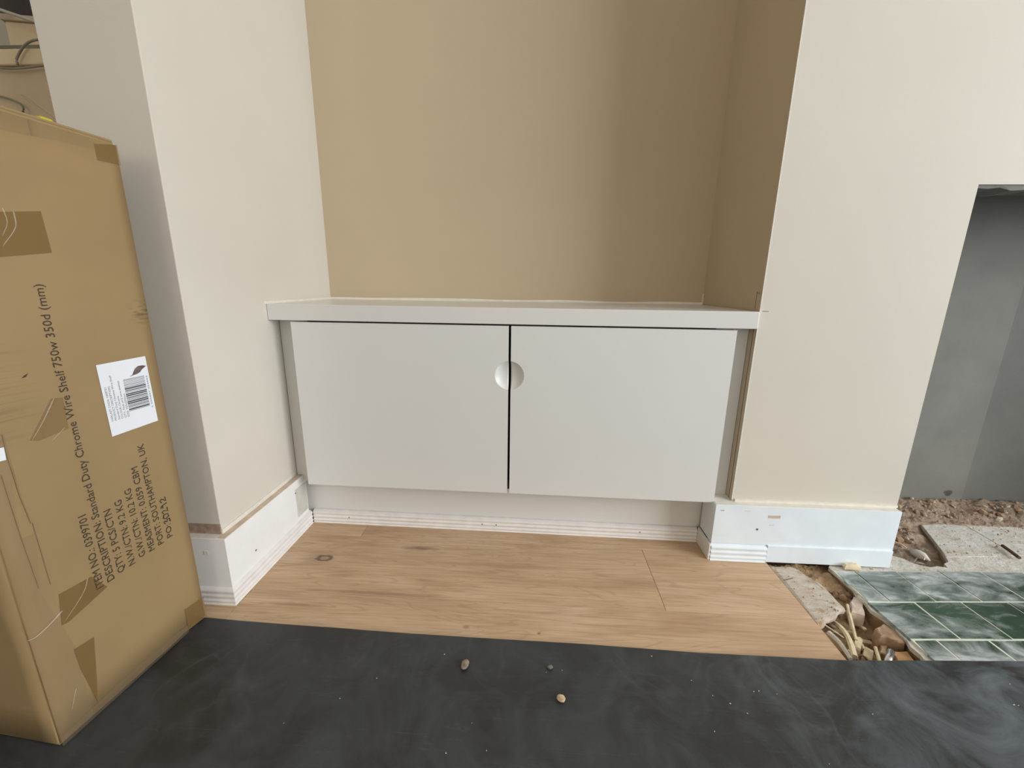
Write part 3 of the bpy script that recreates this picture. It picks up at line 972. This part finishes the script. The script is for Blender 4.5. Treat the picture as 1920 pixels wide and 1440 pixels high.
# broken corner of the hearth beside the skirting end
o = rock('pebble', (0.9225, 0.9160, -0.012), (0.013, 0.025, 0.012), 41, 'white_stone', 'smooth white pebble in the broken corner of the hearth', 'pebble')
o.rotation_euler = (0, 0, 0.3)
for p in o.data.polygons:
    p.use_smooth = True
stick('straw', [(0.884, 0.947, 0.000), (0.893, 0.937, 0.001), (0.8975, 0.9245, -0.002)], 0.0022, 'lath', 'yellowish straw stalk beside the white pebble', 'straw', 0.0016)
stick('wire_end', [(0.866, 0.8685, 0.001), (0.874, 0.874, 0.003), (0.883, 0.8810, 0.002)], 0.0013, 'metal', 'thin silver wire end poking from the broken hearth corner', 'wire')
stick('wire_end', [(0.8690, 0.8665, 0.000), (0.876, 0.8655, 0.001), (0.886, 0.8672, -0.002)], 0.0011, 'cable', 'dark wire end lying along the broken hearth corner', 'wire')
stick('straw', [(0.896, 0.878, 0.0), (0.903, 0.885, 0.002), (0.905, 0.897, 0.003)], 0.0012, 'lath', 'short straw stalk in front of the white pebble', 'straw')
o = tube('rusty_rod', [(1.129, 0.9422, 0.005), (1.123, 0.918, 0.0055), (1.1173, 0.8949, 0.005)], 0.0036, 'rust', None, 7, None, False)
tag(o, 'short dark rusty iron rod on the dusty hearth slab', 'rod')

# lumps of rubble in the fireplace
lump = [rock_mesh('rubble_lump', 60 + i, m, 1, 5) for i, m in enumerate(('stone_brown', 'rubble', 'stone', 'stone_grey', 'rubble', 'stone_brown'))]
rnd = random.Random(21)
cnt = 0
while cnt < 110:
    x = rnd.uniform(0.83, 1.5)
    y = rnd.uniform(0.93, 1.135)
    slabx = 1.01 if y < 1.06 else 9
    if x > slabx - (1.06 - y) * 0.5 and y < 1.062:
        continue
    s = rnd.choice((0.004, 0.005, 0.006, 0.008, 0.011))
    o = new_obj('rubble_lump', lump[cnt % 6])
    o.location = (x, y, rz(x, y) + s * 0.35)
    o.scale = (s * rnd.uniform(.8, 1.3), s * rnd.uniform(.8, 1.3), s * rnd.uniform(.6, 1))
    o.rotation_euler = (rnd.uniform(-1, 1), rnd.uniform(-1, 1), rnd.uniform(0, 6))
    tag(o, 'small brown rubble lump on the fireplace floor', 'rubble lump', 'rubble lumps in the fireplace')
    cnt += 1
# crumbs over mortar and fill: too small to count
bm = bmesh.new()
rnd = random.Random(5)
def crumb(x, y, z, s):
    m = Matrix.Translation((x, y, z)) @ Matrix.Rotation(rnd.uniform(0, 6), 4, Vector((rnd.random(), rnd.random(), rnd.random() + .1)).normalized()) @ Matrix.Diagonal((s, s * rnd.uniform(.6, 1.3), s * rnd.uniform(.5, .9), 1))
    bmesh.ops.create_cube(bm, size=1.6, matrix=m)
for _ in range(230):
    k = rnd.random()
    if k < 0.42:
        x, y = rnd.uniform(0.54, 0.66), rnd.uniform(0.60, 0.84)
        z = pzf(x, y) + .001
        inside = x < 0.60 and y > 0.70
        crumb(x, y, 0.0 if inside else z, rnd.uniform(.0007, .0018) if inside else rnd.uniform(.001, .0035))
    elif k < 0.75:
        x, y = rnd.uniform(0.97, 1.3), rnd.uniform(0.90, 1.04)
        if x - 0.964 < (y - 0.897) * 0.45:
            continue
        crumb(x, y, 0.003, rnd.uniform(.0007, .002))
    else:
        x, y = rnd.uniform(0.68, 1.0), rnd.uniform(0.80, 0.90)
        if 0.84 < x < 0.97 and y > 0.853:
            continue
        if y > 0.843 and x < 0.80:
            continue
        crumb(x, y, 0.002 if y < .82 else -.003, rnd.uniform(.0006, .0018))
tag(new_obj('plaster_crumbs', fin(bm, 'plaster_crumbs'), 'stone_brown'), 'scattered brown crumbs over the broken hearth and mortar', 'crumbs', kind='stuff')

# ------------------------------------------------------------------ dark protective sheet
edge = [(-2.5, 0.615), (-0.80, 0.606), (-0.579, 0.6007), (-0.270, 0.5924), (0.010, 0.5905), (0.101, 0.5903), (0.278, 0.5866), (0.519, 0.5878), (0.669, 0.597), (0.819, 0.6062), (1.2, 0.615), (2.6, 0.62)]
def ey(x):
    for (a, ya), (b, yb_) in zip(edge, edge[1:]):
        if a <= x <= b:
            t = (x - a) / (b - a)
            return ya + (yb_ - ya) * t
    return 0.61
vs, fs = [], []
NX, NY = 170, 40
for j in range(NY + 1):
    for i in range(NX + 1):
        x = -2.5 + 5.1 * i / NX
        t = (j / NY) ** 2.2
        y = ey(x) - t * 3.4
        z = 0.0055 + 0.0012 * noise.noise((x * 5, y * 5, 0)) + 0.0006 * noise.noise((x * 17, y * 17, 4))
        vs.append((x, y, z))
        vs.append((x, y, z - 0.0030))
def vi(i, j, s):
    return ((j * (NX + 1)) + i) * 2 + s
for j in range(NY):
    for i in range(NX):
        fs.append((vi(i, j, 0), vi(i, j + 1, 0), vi(i + 1, j + 1, 0), vi(i + 1, j, 0)))
        fs.append((vi(i, j, 1), vi(i + 1, j, 1), vi(i + 1, j + 1, 1), vi(i, j + 1, 1)))
for i in range(NX):
    fs.append((vi(i, 0, 1), vi(i, 0, 0), vi(i + 1, 0, 0), vi(i + 1, 0, 1)))
    fs.append((vi(i, NY, 0), vi(i, NY, 1), vi(i + 1, NY, 1), vi(i + 1, NY, 0)))
for j in range(NY):
    fs.append((vi(0, j, 0), vi(0, j, 1), vi(0, j + 1, 1), vi(0, j + 1, 0)))
    fs.append((vi(NX, j, 1), vi(NX, j, 0), vi(NX, j + 1, 0), vi(NX, j + 1, 1)))
me = bpy.data.meshes.new('floor_sheet')
me.from_pydata(vs, [], fs)
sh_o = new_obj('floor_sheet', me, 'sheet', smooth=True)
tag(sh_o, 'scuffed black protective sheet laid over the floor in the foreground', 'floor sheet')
rock('pebble', (0.0515, 0.4890, 0.0095), (0.0062, 0.0066, 0.005), 51, 'stone', 'tan crumb of stone near the middle of the black sheet', 'pebble').data.materials[0] = simple('sandy_stone', (0.60, 0.44, 0.27, 1), 0.9, 0.15, 200)
rock('pebble', (-0.100, 0.5345, 0.0085), (0.0120, 0.0075, 0.004), 52, 'stone', 'flat brownish flake on the black sheet, nearest the oak boards', 'pebble').data.materials[0] = simple('dull_brown_stone', (0.27, 0.22, 0.16, 1), 0.9, 0.2, 150)
rock('pebble', (0.0362, 0.5406, 0.0080), (0.0055, 0.0048, 0.003), 53, 'stone_grey', 'grey speck of mortar on the black sheet beyond the tan crumb', 'pebble').data.materials[0] = simple('grey_mortar_speck', (0.16, 0.16, 0.14, 1), 0.9, 0.6, 400)
rnd = random.Random(33)
bm = bmesh.new()
for _ in range(24):
    x, y = rnd.uniform(-0.5, 0.9), rnd.uniform(0.36, 0.58)
    s = rnd.uniform(.0004, .0009)
    bmesh.ops.create_cube(bm, size=1.5, matrix=Matrix.Translation((x, y, 0.0072)) @ Matrix.Rotation(rnd.uniform(0, 3), 4, 'Z') @ Matrix.Diagonal((s, s * rnd.uniform(.6, 2), s * .6, 1)))
tag(new_obj('dust_specks', fin(bm, 'dust_specks'), 'caulk'), 'tiny pale dust specks strewn over the black sheet', 'specks', kind='stuff')

# ------------------------------------------------------------------ cardboard carton
BX, BY, BA = -0.6002, 0.3794, math.radians(-4.677)
BW_, BD, BH = 0.2257, 0.37, 0.775
cart = empty('cardboard_carton', (BX, BY, 0.0068), BA)
tag(cart, 'tall brown cardboard carton printed with shipping text, standing on the black sheet', 'carton')
bm = bmesh.new()
add_box(bm, -BD, 0, 0, BW_, 0, BH)
bmesh.ops.bevel(bm, geom=list(bm.edges), offset=0.004, segments=3, affect='EDGES')
bmesh.ops.recalc_face_normals(bm, faces=bm.faces)
bmesh.ops.subdivide_edges(bm, edges=[e for e in bm.edges if e.calc_length() > 0.1], cuts=14, use_grid_fill=True)
for v in bm.verts:
    p = v.co
    # near vertical edge and bottom corner are knocked about; printed side stays flat
    k = max(0, 1 - p.y / 0.05)
    p.x -= 0.0018 * k * (1 + noise.noise(p * 22))
    if p.y < 0.003:
        p.y += 0.004 * noise.noise(Vector((p.x * 7, 1, p.z * 6))) + 0.002
    if p.z < 0.02:
        p.x -= 0.0012 * (1 + noise.noise(p * 30))
body = new_obj('carton_body', fin(bm, 'carton_body'), 'card', cart, True)
# top flap folded down under tape
prism('top_flap', [(-BD + .004, 0.004), (-0.004, 0.004), (-0.004, BW_ - .004), (-BD + .004, BW_ - .004)], BH, BH + 0.003, 'card', cart, 0.001)

def strip(name, poly, mat, off=0.0005, parent=cart, th=0.0004):
    """thin film on the printed side; poly in (across, up)"""
    bm = bmesh.new()
    a = [bm.verts.new((off, p[0], p[1] - 0.0068)) for p in poly]
    b_ = [bm.verts.new((off - th, p[0], p[1] - 0.0068)) for p in poly]
    bm.faces.new(a)
    bm.faces.new(b_[::-1])
    for i in range(len(poly)):
        j = (i + 1) % len(poly)
        bm.faces.new((a[i], b_[i], b_[j], a[j]))
    return new_obj(name, fin(bm, name), mat, parent)
strip('tape', [(0.002, 0.630), (0.069, 0.6218), (0.1186, 0.6298), (0.1172, 0.6769), (0.0795, 0.6704), (0.002, 0.668)], 'tape')
strip('tape', [(0.1937, 0.7524), (0.2235, 0.7537), (0.2235, 0.779), (0.1937, 0.772)], 'tape')
strip('tape', [(0.188, 0.012), (0.2240, 0.008), (0.2240, 0.048), (0.188, 0.053)], 'tape')
strip('tape', [(0.0385, 0.124), (0.062, 0.121), (0.048, 0.024), (0.0395, 0.092)], 'tape')
strip('tape', [(0.0393, 0.2086), (0.0761, 0.2062), (0.0907, 0.178), (0.0415, 0.165), (0.034, 0.166)], 'tape', 0.0004)
strip('tape', [(0.0817, 0.4554), (0.0939, 0.4538), (0.0918, 0.4130), (0.060, 0.4085), (0.052, 0.4118)], 'tape', 0.0003)
strip('clear_tape', [(0.003, 0.300), (0.0205, 0.300), (0.030, 0.395), (0.031, 0.43), (0.003, 0.43)], 'clear', 0.0003)
strip('clear_tape', [(0.003, 0.015), (0.040, 0.015), (0.0407, 0.1267), (0.0240, 0.225), (0.0345, 0.300), (0.003, 0.300)], 'clear', 0.0004)
strip('clear_tape', [(0.003, 0.7500), (0.1937, 0.7655), (0.1937, 0.7795), (0.003, 0.7795)], 'clear', 0.0004)
strip('clear_tape', [(0.003, 0.008), (0.188, 0.008), (0.188, 0.022), (0.10, 0.027), (0.003, 0.022)], 'clear', 0.0006)
def crease(pts, r=0.0009):
    r = r * 0.75
    tube('tape_crease_glare', [(0.0005, q.x, q.y - 0.0068) for q in spline([Vector((u, v, 0)) for u, v in pts], 5)], r, 'shine', cart, 5, r * 0.4)
crease([(0.0714, 0.2073), (0.066, 0.195), (0.0562, 0.1843), (0.0385, 0.1698)])
crease([(0.038, 0.1852), (0.023, 0.178), (0.0087, 0.1737), (0.001, 0.1755)], 0.0014)
crease([(0.0842, 0.4547), (0.0685, 0.4305), (0.0542, 0.4118)], 0.0009)
crease([(0.0874, 0.4153), (0.0716, 0.4034)], 0.0006)
crease([(0.091, 0.672), (0.089, 0.655), (0.074, 0.634)], 0.0012)
crease([(0.082, 0.675), (0.083, 0.660), (0.076, 0.645)], 0.0008)
crease([(0.030, 0.070), (0.020, 0.045)], 0.0006)
strip('flap_seam', [(0.0340, 0.3137), (0.0350, 0.3137), (0.0350, 0.227), (0.0343, 0.227)], 'seam', 0.0005)
strip('flap_seam', [(0.0300, 0.4272), (0.0312, 0.4272), (0.0310, 0.3512), (0.0335, 0.3137), (0.0325, 0.3137), (0.0298, 0.3512), (0.0290, 0.400)], 'seam', 0.0005)
strip('flap_seam', [(0.0200, 0.383), (0.0206, 0.383), (0.0218, 0.300), (0.0240, 0.231), (0.0233, 0.231), (0.0210, 0.300)], 'seam', 0.0005)
strip('torn_label', [(0.006, 0.4150), (0.0285, 0.413), (0.0275, 0.398), (0.020, 0.3985), (0.006, 0.401)], 'label', 0.0007)
# printing
lines = [('ITEM NO.: 0399701', 0.0870, 0.1115), ('DESCRIPTION: Standard Duty Chrome Wire Shelf 750w 350d (mm)', 0.1012, 0.4090), ('QTY: 5 PCS/CTN', 0.1160, 0.1000), ('N.W./CTN: 9.2 KG', 0.1316, 0.1050), ('G.W./CTN: 10.2 KG', 0.1471, 0.1120), ('MEASMENT: 0.059 CBM', 0.1622, 0.1400), ('PORT: SOUTHAMPTON, UK', 0.1773, 0.1690), ('PO:', 0.1930, 0.0230)]
for i, (tx, u, ln) in enumerate(lines):
    v0 = (0.1830, 0.1836, 0.1860, 0.1868, 0.1895, 0.1893, 0.1904, 0.1925)[i]
    place_text('printed_line', tx, u, v0 - 0.0068, ln, 0.0094, 'ink', cart, weight=0.0)
ho = empty('handwritten_number')
ho.parent = cart
def pen(pts):
    tube('pen_stroke', [(0.0008, 0.1935 - h * 0.0098, 0.2185 + s - 0.0068) for s, h in pts], 0.00062, 'pen', ho, 5)
# 3 0 2 9 2 written upwards
pen([(0.000, 0.85), (0.004, 1.05), (0.005, 0.8), (0.002, 0.55), (0.006, 0.4), (0.006, 0.05), (0.000, 0.0)])
pen([(0.011, 1.0), (0.008, 0.6), (0.010, 0.05), (0.015, 0.2), (0.016, 0.8), (0.011, 1.0)])
pen([(0.018, 0.8), (0.021, 1.0), (0.023, 0.7), (0.019, 0.05), (0.026, 0.1)])
pen([(0.032, 0.8), (0.029, 1.05), (0.027, 0.75), (0.032, 0.7), (0.033, 0.0)])
pen([(0.037, 0.8), (0.041, 1.0), (0.043, 0.7), (0.037, 0.05), (0.044, 0.1)])
lab = strip('shipping_label', [(0.1381, 0.3846), (0.2054, 0.3862), (0.2050, 0.4878), (0.1379, 0.4866)], 'label', 0.0009)
lab['label'] = 'white sticker with barcode'
for i, (tx, ln) in enumerate((('VARLAST CODE: 0399701', 0.0490), ('PRODUCT DESCRIPTION:', 0.0500), ('Standard Duty Chrome Wire Shelf', 0.0640), ('COLOUR: Chrome', 0.0330), ('QTY: Pack of 5 wire shelves', 0.0540), ('SIZE: 750x350mm', 0.0350))):
    place_text('label_text', tx, 0.1440 + i * 0.0044, 0.4055 - 0.0068, ln, 0.0026, 'grey_ink', lab, 0.0012, 0.004)
place_text('label_text', '5 055457 053662', 0.2020, 0.4090 - 0.0068, 0.0500, 0.0022, 'grey_ink', lab, 0.0012, 0.004)
rnd = random.Random(8)
v = 0.4130
while v < 0.4600:
    wd_ = rnd.choice((0.0005, 0.0005, 0.0010, 0.0016))
    thick = v - 0.413 < .001 or v > 0.458
    strip('barcode_bar', [(0.1672, v), (0.1975, v), (0.1975, v + wd_), (0.1672, v + wd_)], 'black_ink', 0.0012, lab, 0.0002)
    v += wd_ + rnd.choice((0.0006, 0.0009, 0.0014))
strip('leaf_mark', [(0.1775, 0.4622), (0.1815, 0.4632), (0.1880, 0.4640), (0.1930, 0.4660), (0.1965, 0.4695), (0.2035, 0.4735), (0.1975, 0.4752), (0.1915, 0.4752), (0.1868, 0.4725), (0.1835, 0.4680), (0.1820, 0.4648)], 'brown_ink', 0.0012, lab, 0.0002)
# smudge and scuff on the print side
strip('scuff', [(0.0600, 0.4860), (0.0640, 0.4868), (0.0665, 0.4905), (0.0625, 0.4885)], 'ink', 0.0004)

# ------------------------------------------------------------------ clutter beyond the wall end
tc = empty('wrapped_carton', (-1.16, 1.13, 0), 0.0)
tag(tc, 'tall beige carton wrapped in film behind the left wall end', 'carton')
box('carton_body', -0.45, 0.40, -0.18, 0.18, 0, 1.034, 'beige', tc, 0.006)
box('carton_lid', -0.455, 0.405, -0.185, 0.185, 1.034, 1.064, 'cream', tc, 0.003)
for i, (x0, x1, z0, z1) in enumerate(((0.05, 0.24, 0.98, 0.86), (-0.15, 0.10, 0.93, 0.84))):
    tube('film_crease', spline([(x0, -0.182, z0), ((x0 + x1) / 2, -0.1835, (z0 + z1) / 2 - .01), (x1, -0.182, z1)], 6), 0.0016, 'shine', tc, 5)
o = box('folded_dust_sheet', -1.30, -0.90, 0.965, 1.25, 1.0650, 1.082, 'tarp_grey', None, 0.006)
tag(o, 'folded grey dust sheet lying on the wrapped carton', 'dust sheet')
cb = empty('cream_box', (-1.07, 1.06, 1.0825), 0.20)
tag(cb, 'small cream cardboard box on top of the wrapped carton', 'box')
box('box_body', -0.085, 0.16, -0.07, 0.07, 0, 0.046, 'cream', cb, 0.002)
box('box_lid', -0.090, 0.165, -0.075, 0.075, 0.046, 0.058, 'raw', cb, 0.002)
o = new_obj('rubble_sack', rock_mesh('rubble_sack', 71, 'bag', 3, 3), smooth=True)
o.scale = (0.42, 0.16, 0.30)
o.location = (-1.35, 1.48, 1.43)
tag(o, 'dark shiny plastic sack piled behind the cream box', 'sack')
o = box('shelf_crate', -1.75, -0.95, 1.33, 1.70, 0, 1.15, 'beige', None, 0.006)
tag(o, 'large plain carton supporting the dark sack at the back', 'carton')
gt = empty('green_tub', (-1.360, 1.03, 1.0645))
tag(gt, 'green plastic tub at the far left on the wrapped carton', 'tub')
bm = bmesh.new()
bmesh.ops.create_cone(bm, cap_ends=True, segments=24, radius1=0.042, radius2=0.052, depth=0.13, matrix=Matrix.Translation((0, 0, 0.0655)))
new_obj('tub_body', fin(bm, 'tub_body'), 'green', gt, False)
rim = [(0.053 * math.cos(t), 0.053 * math.sin(t), 0.130) for t in [2 * math.pi * k / 32 for k in range(33)]]
tube('tub_rim', rim, 0.003, 'green', gt, 6)
tag(tube('cable', spline([(-0.98, 0.940, 1.078), (-1.05, 0.938, 1.072), (-1.085, 0.937, 1.045), (-1.09, 0.938, 1.030)], 6), 0.0022, 'cable'), 'thin grey cable looped over the wrapped carton lid', 'cable')
tag(tube('cable', spline([(-1.30, 0.938, 1.040), (-1.18, 0.938, 1.030), (-1.10, 0.938, 1.024), (-1.02, 0.938, 1.030), (-0.93, 0.938, 1.036)], 6), 0.0022, 'cable'), 'grey cable lying along the edge of the wrapped carton lid', 'cable')
tag(tube('cable', spline([(-1.24, 0.940, 0.985), (-1.14, 0.938, 0.972), (-1.100, 0.938, 0.952), (-1.13, 0.938, 0.93), (-1.24, 0.940, 0.91)], 6), 0.0020, 'cable'), 'grey cable loop hanging down the front of the wrapped carton', 'cable')
tag(tube('cable', spline([(-1.34, 0.93, 1.200), (-1.20, 0.93, 1.158), (-1.08, 0.93, 1.120), (-0.96, 0.94, 1.085)], 6), 0.0030, 'cable_pale'), 'pale cable slanting in front of the dark sack', 'cable')
o = box('yellow_spool', -0.692, -0.668, 0.588, 0.606, 0.7850, 0.812, 'yellow', None, 0.004)
tag(o, 'small yellow plastic spool on top of the brown carton', 'spool')
